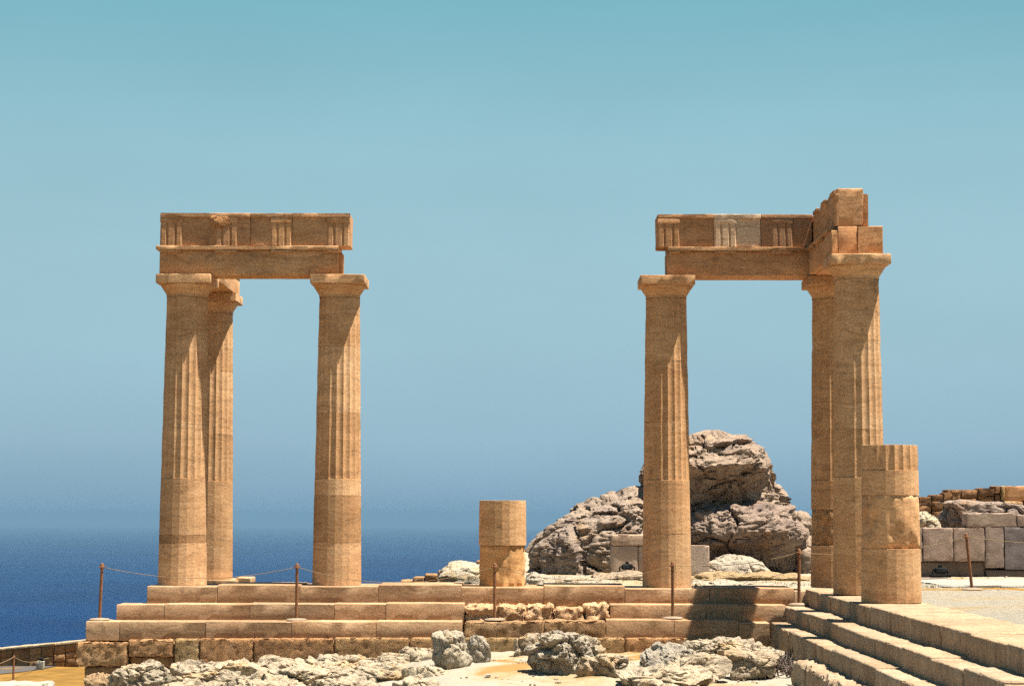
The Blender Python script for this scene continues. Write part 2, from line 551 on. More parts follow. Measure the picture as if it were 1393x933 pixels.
# rough bedding stones where the middle step is missing
random.seed(3)
for x0, x1, z in [(-1.36, -.93, -.235), (-.92, -.52, -.245), (-.51, -.13, -.235), (-.11, .30, -.275), (.31, .655, -.22)]:
    block('bedding_stone', x0, x1, -0.90 + random.uniform(-.05, .05), -0.50, -0.49, z, SAND_ROUGH, base, color=(1.7, 1.8, 2.0),
          step=0.03, bev=0.03, chip=0.06, rough=0.055, freq=9, smooth=60)
block('step_core', -6.1, 3.1, -0.70, 0.5, -1.9, -0.515, SAND_ROUGH, base)

found = thing('foundation_wall', (-4.4, -1.3, -1.4), 'course of pitted brown foundation blocks beneath the lowest step', 'foundation')
random.seed(5)
for x0, x1, z0, z1, r, b in [(-6.76, -6.05, -1.06, -.74, .05, .05), (-6.04, -5.41, -.93, -.70, .04, .045), (-6.02, -5.405, -1.08, -.935, .03, .03),
                          (-5.40, -5.055, -1.10, -.685, .02, .03), (-5.05, -4.305, -1.10, -.68, .02, .03), (-4.30, -3.18, -1.10, -.672, .02, .03),
                          (-3.175, -2.14, -1.10, -.662, .02, .03), (-2.135, -1.37, -1.05, -.656, .02, .03), (-1.365, -.47, -1.05, -.655, .02, .03),
                          (-.465, .86, -1.05, -.65, .02, .03), (.865, 1.9, -1.05, -.65, .02, .03)]:
    dy = 0.06 if z1 < -.9 else 0
    block('foundation_block', x0, x1, -1.42 + dy, -0.85, z0, z1, SAND_ROUGH, found, step=0.04, bev=.018, chip=0.03, rough=r * .45, freq=15, smooth=50, color=(1.12 * random.uniform(.9, 1.08), 1.08, 1.0))
for x0, x1 in [(-6.66, -5.9), (-5.89, -5.0)]:
    block('foundation_block', x0, x1, -1.36, -0.85, -1.75, -1.068, SAND_ROUGH, found, step=0.07, bev=0.03, rough=0.015, freq=4)

# ------------------------------------------------------------------ stairway of the projecting wing
stair = thing('wing_stairway', (3.4, -7.0, -0.8), 'pale stone stairway running towards the viewer at the right', 'stairs')
random.seed(11)


def run(x0, x1, z0, ztop, y_start, lens, mat, **kw):
    y = y_start
    for n, ln in enumerate(lens):
        z = ztop + random.uniform(-.012, .012)
        block('stair_block', x0 + random.uniform(-.012, .012), x1, y - ln + .004, y, z0, z, mat, stair, **kw)
        y -= ln


big_l = [.62, .58, .9, .75, 1.3, 1.4, 1.25, 1.45, 1.3, 1.5, 1.4, 1.5, 1.4]
run(3.49, 4.34, -.30, .004, -.555, [.85, .45, 1.05, .6, 1.15, 1.3, 1.25, 1.4, 1.3, 1.3, 1.4, 1.5, 1.4], SAND_TOOLED, step=0.09, bev=0.012, chip=0.007, rough=0.008, freq=4, smooth=50)
run(3.16, 3.62, -.52, -.228, -.555, [.78, .85, 1.0, 1.25, 1.2, 1.35, 1.2, 1.5, 1.4, 1.3, 1.4, 1.5], SAND_TOOLED, step=0.09, bev=0.012, chip=0.007, rough=0.008, freq=4, smooth=50)
run(2.885, 3.25, -.78, -.433, -1.33, [.8, 1.1, 1.2, 1.3, 1.2, 1.35, 1.4, 1.4, 1.3, 1.4, 1.5], SAND_TOOLED, step=0.09, bev=0.012, chip=0.007, rough=0.008, freq=4, smooth=50)
run(2.63, 3.0, -1.15, -.645, -5.55, [1.0, 1.1, 1.2, 1.1, 1.4, 1.4, 1.5], SAND_TOOLED, step=0.07, bev=0.04, chip=0.06, rough=0.04, freq=4, smooth=70)
block('stair_core', 3.2, 4.2, -14.0, -0.7, -1.2, -0.32, SAND_ROUGH, stair)

# ------------------------------------------------------------------ columns
ZTOP = 4.543
FL0 = 1.56


def rad(z): return lerp(0.360, 0.302, min(1, max(0, z / 4.25)) ** 1.15)


def drum_geo(cx, cy, z0, z1, fluted, seed, rough=0.003, r_scale=1.0, off=0.0, patch=None):
    nseg = 6 if fluted else (6 if rough > 0.006 else 2)
    N = 20 * nseg
    nz = max(3, int((z1 - z0) / (0.05 if rough > 0.006 else 0.11)))
    zs = [z0 + 0.0005, z0 + 0.0025] + [z0 + 0.012 + (z1 - z0 - 0.024) * i / nz for i in range(1, nz)] + [z1 - 0.0025, z1 - 0.0005]
    V, F = [], []
    for k, z in enumerate(zs):
        end = k in (0, len(zs) - 1)
        R0 = rad(z) * r_scale - (0.0035 if end else 0.0)
        for s in range(N):
            fl, t = divmod(s, nseg); t /= nseg
            a0 = math.radians(18 * (fl + off)); a1 = a0 + math.radians(18)
            p = Vector((math.cos(a0), math.sin(a0), 0)).lerp(Vector((math.cos(a1), math.sin(a1), 0)), t) * R0
            n = p.normalized()
            dpt = 0.0
            w = (cx + p.x, cy + p.y, z)
            if fluted:
                dpt += 0.019 * math.sin(math.pi * t) * (R0 / 0.36)
                if t == 0: dpt += 0.010 * max(0, fr(w, 5.0, 3, seed))
            dpt += rough * (0.5 + fr(w, 6.0 if rough > .006 else 3.0, 5, seed))
            if patch:
                dpt += patch * max(0, fr(w, 2.2, 3, seed + 4) - 0.02)
            p = p - n * dpt
            V.append((cx + p.x, cy + p.y, z))
    for k in range(len(zs) - 1):
        for s in range(N):
            s2 = (s + 1) % N
            F.append((k * N + s, k * N + s2, (k + 1) * N + s2, (k + 1) * N + s))
    V.append((cx, cy, z0 + 0.001)); V.append((cx, cy, z1 - 0.001))
    b, t_ = len(V) - 2, len(V) - 1
    last = (len(zs) - 1) * N
    for s in range(N):
        s2 = (s + 1) % N
        F.append((b, s2, s)); F.append((t_, last + s, last + s2))
    return V, F


def lathe_geo(cx, cy, prof, n=48):
    V, F = [], []
    for r, z in prof:
        for s in range(n):
            a = 2 * math.pi * s / n
            V.append((cx + r * math.cos(a), cy + r * math.sin(a), z))
    for k in range(len(prof) - 1):
        for s in range(n):
            s2 = (s + 1) % n
            F.append((k * n + s, k * n + s2, (k + 1) * n + s2, (k + 1) * n + s))
    return V, F


def capital(cx, cy, par, top, color):
    z = top - 0.135
    e = top - 0.27
    prof = [(0.302, e - .045), (0.303, e - .02), (0.300, e - .018), (0.306, e), (0.318, e + .02), (0.338, e + .05), (0.360, e + .085), (0.378, e + .112), (0.384, e + .128), (0.38, e + .136)]
    V, F = lathe_geo(cx, cy, prof)
    mesh('echinus', V, F, SAND, par, (cx, cy, e - .045), color, 40)
    block('abacus', cx - .40, cx + .40, cy - .40, cy + .40, z, top, SAND, par, color, step=0.1, bev=0.008, chip=0.014, rough=0.004)


def column(label, cx, cy, zb, joints, tints, group='tall standing doric columns', roughs=None, patch=None, fl0=FL0):
    c = thing('doric_column', (cx, cy, zb), label, 'column', group)
    seed = random.uniform(0, 50)
    js = [zb] + joints + [ZTOP - 0.315]
    lst = []
    for a, b in zip(js[:-1], js[1:]):
        lst.append((a, b))
    for i, (a, b) in enumerate(lst):
        k, w = tints[i % len(tints)]
        col = (k * (1 + w), k, k * (1 - w * 1.3))
        fl = a >= fl0 - 0.02
        rg = (roughs or {}).get(i, 0.003)
        V, F = drum_geo(cx, cy, a, b, fl, seed + i * 3, rg, 1.0, 0.0, (patch or {}).get(i))
        mesh('drum', V, F, SAND_ROUGH if rg > .006 else SAND, c, (cx, cy, a), col, 35 if fl else (60 if rg > .006 else 10))
    k, w = tints[-1]
    capital(cx, cy, c, ZTOP, (k * (1 + w), k, k * (1 - w)))
    return c


random.seed(21)
C1x, C3x, STx, C4x, C5x = -5.545, -3.285, -0.86, 1.546, 3.955
column('leftmost tall column, at the outer corner of the left pair', C1x, 0, .010, [.62, .74, 1.56, 2.35, 3.74],
       [(1.18, -.02), (.60, .05), (.92, .0), (1.02, .0), (1.0, .0), (.97, .02)])
column('tall column half hidden behind the leftmost corner column', C1x + .02, 2.46, .02, [1.56, 2.3, 3.3],
       [(.90, .03), (.88, .03), (1.06, 0), (.95, .02)])
column('tall column holding the right end of the left beam', C3x, 0, .019, [.64, 1.32, 1.56, 2.52, 3.5],
       [(1.02, .0), (.74, .05), (1.25, -.04), (.93, .03), (1.05, .0), (.97, .02)])
column('tall column holding the left end of the right beam, in front of the boulder', C4x, 0, .003, [.78, 1.56, 2.4, 3.3],
       [(1.0, .0), (.97, .03), (.97, .04), (.94, .04), (.95, .04)])
column('tall column with a rough patched lower drum at the inner corner of the wing', C5x + .05, 0, .006, [.62, 1.14, 1.56, 2.7],
       [(.95, .02), (1.25, .07), (.92, .04), (.9, .05), (.9, .05)], roughs={1: 0.022}, patch={1: 0.05})
column('tall column under the projecting beam end, tallest at the right', 3.955, -2.46, .006, [.8, 1.56, 2.2, 3.4],
       [(.95, .03), (1.0, .03), (.95, .03), (1.02, .0), (.98, .02)])

c = thing('broken_column', (3.925, -4.92, .006), 'broken column stump with a damaged middle drum standing on the wing stairs', 'column', 'broken columns')
for i, (a, b, fl, rg, pt, t) in enumerate([(.006, .655, False, .003, None, (.98, .02)), (.655, 1.30, False, .012, .10, (1.04, .03)), (1.30, 1.60, False, .003, None, (1.0, .03)), (1.60, 1.91, True, .003, None, (1.0, .03))]):
    V, F = drum_geo(3.925, -4.92, a, b, fl, 70 + i, rg, 1.02, 0.0, pt)
    k, w = t
    mesh('drum', V, F, SAND, c, (3.925, -4.92, a), (k * (1 + w), k, k * (1 - w)), 35 if fl else (60 if rg > .006 else 10))
c = thing('broken_column', (STx, 0, .012), 'short column stump of two drums standing alone in the middle of the colonnade', 'column', 'broken columns')
V, F = drum_geo(STx, 0, .012, .60, False, 91, .016, .965, 0.2, .06)
mesh('drum', V, F, SAND, c, (STx, 0, .012), (1.05, 1.0, .82), 60)
V, F = drum_geo(STx, -.01, .604, 1.255, False, 95, .003, .99, 0.0)
mesh('drum', V, F, SAND, c, (STx, 0, .604), (1.03, 1.03, 1.0), 10)

# ------------------------------------------------------------------ entablatures
ZA, ZT, ZF, ZE = ZTOP + .002, 4.905, 4.966, 5.445


def triglyph_geo(x0, x1, yf, z0, z1, d=0.024):
    """front-facing triglyph: two full grooves, two half grooves, plain band on top; proud of the frieze face"""
    w = x1 - x0
    g = 0.024
    prof = [(0, g), (.07, 0), (.24, 0), (.31, g), (.38, 0), (.62, 0), (.69, g), (.76, 0), (.93, 0), (1, g)]
    zt = z1 - 0.075
    V, F = [], []
    for t, dp in prof:
        V.append((x0 + w * t, yf - d + dp, z0)); V.append((x0 + w * t, yf - d + dp, zt))
    for i in range(len(prof) - 1):
        F.append((2 * i, 2 * i + 2, 2 * i + 3, 2 * i + 1))
    # sides, top of the grooves, capping band
    n = len(V)
    V += [(x0, yf + .03, z0), (x0, yf + .03, zt), (x1, yf + .03, z0), (x1, yf + .03, zt)]
    F += [(n, 0, 1, n + 1), (2 * len(prof) - 2, n + 2, n + 3, 2 * len(prof) - 1)]
    F.append(tuple([2 * i for i in range(len(prof))][::-1] + [n, n + 2]))
    bx = block_geo(x0 - .004, x1 + .004, yf - d - .006, yf + .03, zt, z1, step=.2, bev=.006, rough=.001, chip=.004)
    return join([(V, F), bx])


def turn(V, px, py, ang):
    ca, sa = math.cos(ang), math.sin(ang)
    return [(px + (x - px) * ca - (y - py) * sa, py + (x - px) * sa + (y - py) * ca, z) for x, y, z in V]


random.seed(31)
BR = (.80, .78, .78)
ent = thing('entablature', (-4.5, 0, ZA), 'left stone beam with carved triglyph frieze spanning two columns', 'entablature', 'stone beams on the columns')
block('architrave', -5.915, -3.30, -.28, .02, ZA, ZT, SAND, ent, (.92, .88, .84), step=.2, bev=.008, chip=.012)
block('architrave', -5.91, -3.25, .024, .28, ZA, ZT - .004, SAND, ent, (.98, .95, .9), step=.2, bev=.008, chip=.012)
block('taenia', -5.96, -3.275, -.345, .20, ZT + .002, ZF, SAND, ent, (.95, .92, .9), step=.12, bev=.006, chip=.012)
for x0, x1 in [(-5.905, -5.585), (-5.10, -4.775), (-4.275, -3.955), (-3.45, -3.285)]:
    block('regula', x0, x1, -.335, -.279, ZT - .030, ZT + .001, SAND, ent, (.9, .88, .86), step=.1, bev=.005, chip=.008)
fz = []
for x0, x1, c_, z in [(-5.905, -4.58, (.86, .80, .78), ZE), (-4.577, -3.97, (.90, .84, .82), ZE), (-3.967, -3.115, (.92, .86, .82), ZE)]:
    fz.append(block('frieze_block', x0, x1, -.30, .18, ZF + .002, z, SAND, ent, c_, step=.12, bev=.01, chip=.02, rough=.007))
    block('crown_band', x0 + .001, x1 + .002, -.335, -.296, z - .055, z + .004, SAND, fz[-1], c_, step=.12, bev=.006, chip=.015)
for p, x0, x1, rg in [(0, -5.905, -5.58, 0), (0, -5.095, -4.77, 0), (1, -4.275, -3.972, 0), (2, -3.45, -3.118, 0)]:
    V, F = triglyph_geo(x0, x1, -.30, ZF + .004, ZE - .056)
    mesh('triglyph', V, F, SAND, fz[p], ((x0 + x1) / 2, -.31, ZF), (.86, .79, .76) if p != 1 else (1.05, .98, .92), 30)
# weathered scar on the frieze of the left beam
# (placed after rock_geo is defined)
scar_parent = fz[0]

side = thing('architrave_beam', (-5.5, 1.4, ZA), 'beam running back from the left corner column to the column behind', 'beam', 'stone beams on the columns')
block('architrave', -5.78, -5.17, .284, 2.80, ZA, ZT, SAND, side, (1.05, 1.0, .95), step=.25, bev=.008)
block('taenia', -5.83, -5.13, .284, 2.82, ZT + .002, ZF, SAND, side, step=.25, bev=.006)

ent = thing('entablature', (2.6, 0, ZA), 'right stone beam with one pale weathered frieze block, spanning to the wing', 'entablature', 'stone beams on the columns')
block('architrave', 1.54, 3.70, -.28, .02, ZA, ZT, SAND, ent, (.90, .80, .74), step=.2, bev=.008, chip=.012)
block('architrave', 1.55, 3.70, .024, .28, ZA, ZT - .004, SAND, ent, (.98, .88, .8), step=.2, bev=.008, chip=.012)
block('taenia', 1.55, 3.665, -.345, .20, ZT + .002, ZF, SAND, ent, (.82, .78, .76), step=.12, bev=.006, chip=.012)
for x0, x1 in [(1.57, 1.73), (2.24, 2.56), (3.06, 3.38)]:
    block('regula', x0, x1, -.335, -.279, ZT - .030, ZT + .001, SAND, ent, (.85, .8, .78), step=.1, bev=.005, chip=.008)
PALE = (1.22, 1.4, 1.75)
fz = []
for x0, x1, c_, m_, z0 in [(1.40, 2.226, (.86, .74, .68), SAND, ZF - .03), (2.229, 2.917, PALE, SAND, ZF + .002), (2.92, 3.67, (.68, .60, .60), SAND, ZF + .002)]:
    z0 = max(z0, ZF + .002)
    fz.append(block('frieze_block', x0, x1, -.30, .18, z0, ZE, m_, ent, c_, step=.10, bev=.01, chip=.02, rough=.008))
    block('crown_band', x0 + .001, x1 + .002, -.335, -.296, ZE - .055, ZE + .004, m_, fz[-1], c_, step=.12, bev=.006, chip=.015)
for p, x0, x1, c_ in [(0, 1.405, 1.73, (.84, .73, .67)), (1, 2.237, 2.561, PALE), (2, 3.078, 3.385, (.68, .60, .60))]:
    V, F = triglyph_geo(x0, x1, -.30, ZF + .004, ZE - .056)
    mesh('triglyph', V, F, SAND, fz[p], ((x0 + x1) / 2, -.31, ZF), c_, 30)

wing = thing('entablature', (3.95, -1.4, ZA), 'beam projecting towards the viewer over the wing, seen end on', 'entablature', 'stone beams on the columns')
block('architrave', 3.705, 3.965, -2.50, .30, ZA, ZT + .06, SAND, wing, (.98, .84, .76), step=.2, bev=.008, chip=.012)
block('architrave', 3.969, 4.31, -2.51, .30, ZA, ZT + .058, SAND, wing, (.98, .9, .84), step=.2, bev=.008, chip=.012)
block('architrave', 3.615, 3.702, -2.50, -.352, ZA + .01, ZT, SAND, wing, (.98, .88, .8), step=.2, bev=.008, chip=.012)
block('taenia', 3.585, 3.70, -2.38, -.352, ZT + .002, ZT + .058, SAND, wing, (.85, .78, .74), step=.12, bev=.006, chip=.02)
for y0, y1 in [(-1.02, -.72), (-1.85, -1.55)]:
    block('regula', 3.588, 3.616, y0, y1, ZT - .04, ZT + .001, SAND, wing, (.6, .55, .55), step=.1, bev=.005)
fb = []
for y0, y1, z in [(-2.50, -1.72, ZE + .035), (-1.717, -.95, ZE + .02), (-.947, .05, ZE - .0)]:
    fb.append(block('frieze_block', 3.69, 4.05, y0, y1, ZF + .004, z, SAND, wing, (.96, .86, .8), step=.12, bev=.012, chip=.02, rough=.007))
block('frieze_block', 4.053, 4.13, -2.44, -.4, ZF + .004, ZE - .03, SAND, wing, (.9, .78, .7), step=.2, bev=.01, chip=.02)
for p, yc in [(0, -2.34), (1, -1.52), (2, -.74)]:
    V, F = triglyph_geo(3.69 - .16, 3.69 + .16, yc, ZF + .006, ZE - .03)
    V = turn(V, 3.69, yc, -math.pi / 2)
    mesh('triglyph', V, F, SAND, fb[p], (3.66, yc, ZF), (.92, .82, .77), 30)
    block('crown_band', 3.642, 3.689, yc - .17, yc + .17, ZE - .05, ZE + .012, SAND, fb[p], (.92, .82, .77), step=.1, bev=.008)

slab = block('stone_slab', -6.0, -5.05, 1.95, 2.95, -.12, .018, SAND_STEP, None, (1.15, 1.15, 1.1), step=.15, chip=.02)
tag(slab, 'pale slab under the half hidden rear column', 'slab')
block_o = block('stone_slab', -5.10, -4.86, 2.3, 2.9, -.10, .045, SAND_STEP, None, (1.15, 1.15, 1.1), step=.15, chip=.02)
tag(block_o, 'small loose slab beside the foot of the half hidden rear column', 'slab')

# ------------------------------------------------------------------ rocks
def crackle(p, f, seed):
    q = Vector((p[0] * f + seed, p[1] * f - seed, p[2] * f + 2 * seed))
    q += Vector((noise.noise(q * 1.7), noise.noise(q * 1.7 + Vector((9, 2, 5))), noise.noise(q * 1.7 + Vector((3, 8, 1))))) * 0.35
    d, pts = noise.voronoi(q)
    c_ = pts[0]
    h = noise.noise(c_ * 7.31)
    tilt = Vector((noise.noise(c_ * 5.1 + Vector((4, 1, 2))), noise.noise(c_ * 5.1 + Vector((1, 7, 3))), noise.noise(c_ * 5.1 + Vector((2, 3, 9)))))
    # every fracture block is a plane tilted its own way
    return d[1] - d[0], h * 0.7 + 2.2 * (q - c_).dot(tilt)


def boulder_geo(levels, yc, yb, seed, n=170, nz=90, amp=1.0, front=None, pw=2.4):
    """levels: (z, xl, xr, half depth) from bottom to top; outline from the real silhouette, depth elliptical"""
    V, F = [], []
    zs = [l[0] for l in levels]
    for k in range(nz + 1):
        z = lerp(zs[0], zs[-1], k / nz)
        for a, b in zip(levels[:-1], levels[1:]):
            if z <= b[0] + 1e-9: break
        t = (z - a[0]) / (b[0] - a[0]); 
        xl, xr, dp = [lerp(a[i], b[i], t) for i in (1, 2, 3)]
        fo = lerp(a[4], b[4], t) if len(a) > 4 else 0.0
        for s in range(n):
            th = 2 * math.pi * s / n
            c_, s_ = math.cos(th), math.sin(th)
            ex = math.copysign(abs(c_) ** (2 / pw), c_); ey = math.copysign(abs(s_) ** (2 / pw), s_)
            p = Vector(((xl + xr) / 2 + ex * (xr - xl) / 2, yc + fo + ey * dp, z))
            nrm = Vector((ex / max(.2, (xr - xl) / 2), ey / max(.2, dp), 0.0)).normalized()
            nrm.z = 0.7 * (k / nz) ** 3
            cr, h = crackle(p, 0.8, seed)
            cr2, h2 = crackle(p, 2.6, seed + 5)
            d = 0.15 * h + 0.035 * h2 - 0.15 * math.exp(-(cr / 0.035) ** 2) - 0.045 * math.exp(-(cr2 / 0.05) ** 2)
            q = Vector((p.x * 1.6 + p.z * .8 + seed, p.y * 1.6, p.z * 2.3 - p.x * 1.1))
            rm = noise.ridged_multi_fractal(q, 0.85, 2.15, 6, 1.0, 2.0)
            cr3, h3 = crackle((p.x, p.y, p.z * 1.8), 6.0, seed + 9)
            d += 0.15 * fr(p, 0.9, 4, seed) + 0.04 * fr(p, 5.5, 6, seed + 2) + 0.032 * (rm - 1.0) + 0.010 * h3 - 0.02 * math.exp(-(cr3 / .1) ** 2)
            p = p + nrm * d * amp
            p.z += 0.05 * amp * fr(p, 1.6, 4, seed + 7)
            V.append(p[:])
    for k in range(nz):
        for s in range(n):
            s2 = (s + 1) % n
            F.append((k * n + s, k * n + s2, (k + 1) * n + s2, (k + 1) * n + s))
    # domed cap
    top = nz * n
    cx = sum(V[top + s][0] for s in range(n)) / n; cy = sum(V[top + s][1] for s in range(n)) / n; cz = sum(V[top + s][2] for s in range(n)) / n
    prev = top
    for q in range(1, 9):
        f = 1 - q / 9
        for s in range(n):
            v = V[top + s]
            p = Vector((lerp(cx, v[0], f), lerp(cy, v[1], f), v[2] * f + (cz) * (1 - f) + 0.10 * amp * (1 - f * f)))
            p.z += 0.09 * amp * fr(p, 1.3, 5, seed + 3) * (1 - f) + 0.05 * amp * crackle(p, 2.0, seed)[1] * (1 - f)
            V.append(p[:])
        cur = len(V) - n
        for s in range(n):
            s2 = (s + 1) % n
            F.append((prev + s, prev + s2, cur + s2, cur + s))
        prev = cur
    V.append((cx, cy, cz + 0.10 * amp)); ci = len(V) - 1
    for s in range(n): F.append((prev + s, prev + (s + 1) % n, ci))
    return V, F


def lv(rows, y):
    out = []
    for r in rows:
        py, xl, xr, dp = r[:4]
        a, b = at(xl, py, y), at(xr, py, y)
        out.append((a.z, a.x, b.x, dp) + tuple(r[4:]))
    return sorted(out)


YB = 8.3
V, F = boulder_geo(lv([(588, 955, 1008, .5, .5), (592, 938, 1022, .75, .4), (600, 922, 1038, 1.0, .3), (612, 902, 1049, 1.3, .05), (628, 884, 1058, 1.45, -.1), (640, 880, 1061, 1.4, .0), (652, 878, 1064, 1.35, .25), (668, 880, 1072, 1.3, .45), (690, 884, 1084, 1.25, .55), (715, 890, 1090, 1.2, .55)], YB), 9.6, 0, 4.0, nz=110)
o = mesh('boulder', V, F, ROCK, None, None, (1.0, .95, .90), 28)
tag(o, 'huge domed grey boulder rising behind the right columns', 'boulder', 'big rocks behind the colonnade')
V, F = boulder_geo(lv([(690, 950, 1072, .9, .25), (696, 942, 1084, 1.15, .1), (708, 938, 1092, 1.3, 0), (722, 934, 1096, 1.4, 0), (738, 932, 1094, 1.35, 0.05), (752, 932, 1088, 1.2, .2), (768, 932, 1088, 1.15, .3), (790, 930, 1088, 1.2, .3)], YB), 9.1, 0, 14.0, nz=90)
o = mesh('boulder', V, F, ROCK, None, None, (.88, .83, .83), 28)
tag(o, 'cracked purplish block of rock under the huge domed boulder', 'boulder', 'big rocks behind the colonnade')
V, F = boulder_geo(lv([(672, 845, 880, .5, .5), (678, 828, 890, .8, .4), (688, 806, 895, 1.1, .3), (700, 782, 900, 1.2, .2), (708, 766, 902, 1.3, .15), (722, 748, 905, 1.35, .1), (738, 732, 908, 1.35, .05), (752, 722, 910, 1.35, 0), (770, 719, 912, 1.35, 0), (790, 719, 914, 1.4, 0)], YB), 9.4, 0, 23.0, nz=100)
o = mesh('boulder', V, F, ROCK, None, None, (1.0, .98, .96), 28)
tag(o, 'low sloping grey boulder between the lone stump and the right columns', 'boulder', 'big rocks behind the colonnade')
V, F = boulder_geo(lv([(700, 1092, 1108, .35, 0), (715, 1090, 1116, .5, 0), (745, 1088, 1124, .6, 0), (790, 1086, 1130, .7, 0)], YB), 9.6, 0, 33.0, 90, 60, .6)
o = mesh('boulder', V, F, ROCK, None, None, (1.05, 1.0, .95), 70)
tag(o, 'narrow upright rock behind the inner corner column of the wing', 'boulder', 'big rocks behind the colonnade')
V, F = boulder_geo(lv([(757, 975, 1020, .25, .1), (764, 962, 1040, .4, 0), (776, 955, 1052, .5, 0), (788, 950, 1060, .55, 0)], 7.3), 7.6, 0, 41.0, 120, 40, .55)
o = mesh('rock', V, F, LIME, None, None, (1.0, .97, .95), 70)
tag(o, 'low pale rock at the foot of the cracked purplish block', 'rock')


def rock_geo(c, s, seed, sub=5, rough=1.0, cuts=7):
    bm = bmesh.new()
    bmesh.ops.create_icosphere(bm, subdivisions=sub, radius=1.0)
    rnd = random.Random(int(seed * 100))
    pl = []
    for _ in range(cuts):
        v = Vector((rnd.uniform(-1, 1), rnd.uniform(-1, 1), rnd.uniform(-.3, 1))).normalized()
        pl.append((v, rnd.uniform(.45, .8)))
    pl.append((Vector((rnd.uniform(-.12, .12), rnd.uniform(-.25, .1), 1)).normalized(), rnd.uniform(.45, .6)))
    V = []
    m = (s[0] * s[1] * s[2]) ** (1 / 3)
    for v in bm.verts:
        p = v.co.copy()
        for nn, d in pl:
            e = p.dot(nn) - d
            if e > 0: p -= nn * e * 0.85
        n = v.co
        w = Vector((c[0] + p.x * s[0], c[1] + p.y * s[1], c[2] + p.z * s[2]))
        cr, h = crackle((w.x, w.y, w.z * 1.6), 1.9, seed)
        cr3, h3 = crackle(w, 7.5, seed + 3)
        rm = noise.ridged_multi_fractal(Vector((w.x * 3.1 + seed, w.y * 3.1, w.z * 4.2 - seed)), 0.9, 2.2, 5, 1.0, 2.0)
        d = 0.17 * h + 0.08 * h3 - 0.12 * math.exp(-(cr / 0.045) ** 2) - 0.05 * math.exp(-(cr3 / 0.06) ** 2)
        d += 0.16 * fr(w, 1.6 / max(.35, m * 2), 4, seed) + 0.065 * fr(w, 9.0, 5, seed + 1) + 0.03 * (rm - 1.0)
        pit = fr(w, 11.0, 3, seed + 2)
        d -= 0.10 * max(0, pit - .12)
        w += n * d * m * rough
        V.append(w[:])
    F = [tuple(x.index for x in f.verts) for f in bm.faces]
    bm.free()
    return V, F


V, F = rock_geo((-5.02, -.326, 5.345), (.17, .022, .12), 3.3, 4, .8, 3)
mesh('worn_patch', V, F, SAND_ROUGH, scar_parent, None, (1.4, 1.1, .9), 60)


def px_rock(x0, x1, ytop, ybase, zg, depth=0.8, seed=1.0, sub=5, cuts=7, rough=1.0):
    """centre and half sizes of a rock whose foot stands on ground level zg"""
    b = atz((x0 + x1) / 2, ybase, zg)
    y = b.y + 0.15
    l, r = at(x0, ybase, y), at(x1, ybase, y)
    t = at((x0 + x1) / 2, ytop, y)
    hw = (r.x - l.x) / 2 * 1.03
    hz = (t.z - zg) * 0.62
    hy = hw * depth
    V, F = rock_geo(((l.x + r.x) / 2, y + hy * .8, t.z - hz * .93), (hw, hy, hz), seed, sub, rough, cuts)
    # fit the finished shape to its measured width and height
    xa, xb = min(v[0] for v in V), max(v[0] for v in V)
    za, zb = min(v[2] for v in V), max(v[2] for v in V)
    kx = (r.x - l.x) / (xb - xa); kz = (t.z - zg + .12) / (zb - za)
    return [(l.x + (v[0] - xa) * kx, v[1], zg - .12 + (v[2] - za) * kz) for v in V], F


def rock(label, args, color=(1, 1, 1), mat=None, group='limestone rocks in front of the steps'):
    V, F = px_rock(*args)
    o = mesh('rock', V, F, mat or LIME, None, None, color, 26)
    return tag(o, label, 'rock', group)


rock('rounded grey and white boulder at the left end below the foundation wall', (140, 236, 900, 950, -1.28, .8, 1.3), (1.03, 0.97, 0.90))
rock('brown pitted rock beside the left corner of the foundation wall', (112, 165, 915, 945, -1.3, .8, 2.9), (1.03, 0.80, 0.57))
rock('tall grey cracked rock, left half, against the lowest step', (584, 643, 857, 905, -.86, .8, 3.1), (1.08, 1.06, 1.03))
rock('smaller grey rock leaning on the right of the tall cracked rock', (632, 668, 863, 897, -.84, .8, 4.7), (.93, .92, .93))
rock('big rounded pitted rock in the middle of the foreground', (712, 826, 858, 916, -.88, .75, 5.2, 6), (1.1, 1.05, .99))
rock('pale low rock leaning on the right of the big rounded pitted rock', (782, 862, 889, 919, -.88, .7, 6.6), (1.08, 1.00, 0.90))
rock('grey rock peeking from behind the big rounded pitted rock', (786, 834, 852, 882, -.84, .8, 7.4), (.93, .92, .93))
rock('small dark pitted rock on the left of the big rounded pitted rock', (698, 738, 861, 890, -.84, .8, 8.8), (1.03, 0.94, 0.85))
rock('dark rugged rock right of the patch of yellow sand', (872, 956, 874, 912, -.87, .8, 9.1), (.93, .92, .93))
rock('long pale rock ridge reaching towards the stairway', (930, 1078, 868, 905, -.85, .6, 10.3, 6), (1.08, 1.01, 0.92))
rock('flat layered rock slab in front of the dark rugged rock', (905, 1000, 889, 926, -.90, .6, 11.5), (1.10, 1.02, 0.92))
rock('rough rock with ochre hollows beside the stairway', (985, 1062, 884, 922, -.89, .7, 12.2), (1.06, 0.94, 0.81))
rock('low white rock at the foot of the smooth steps', (862, 940, 857, 880, -.80, .6, 13.6), (1.13, 1.06, 0.95))
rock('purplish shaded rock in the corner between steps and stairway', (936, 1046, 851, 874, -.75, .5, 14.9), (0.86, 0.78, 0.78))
rock('flat white rock at the lower edge in front of the layered slab', (842, 975, 905, 935, -.93, .7, 15.7), (1.21, 1.12, 1.00))

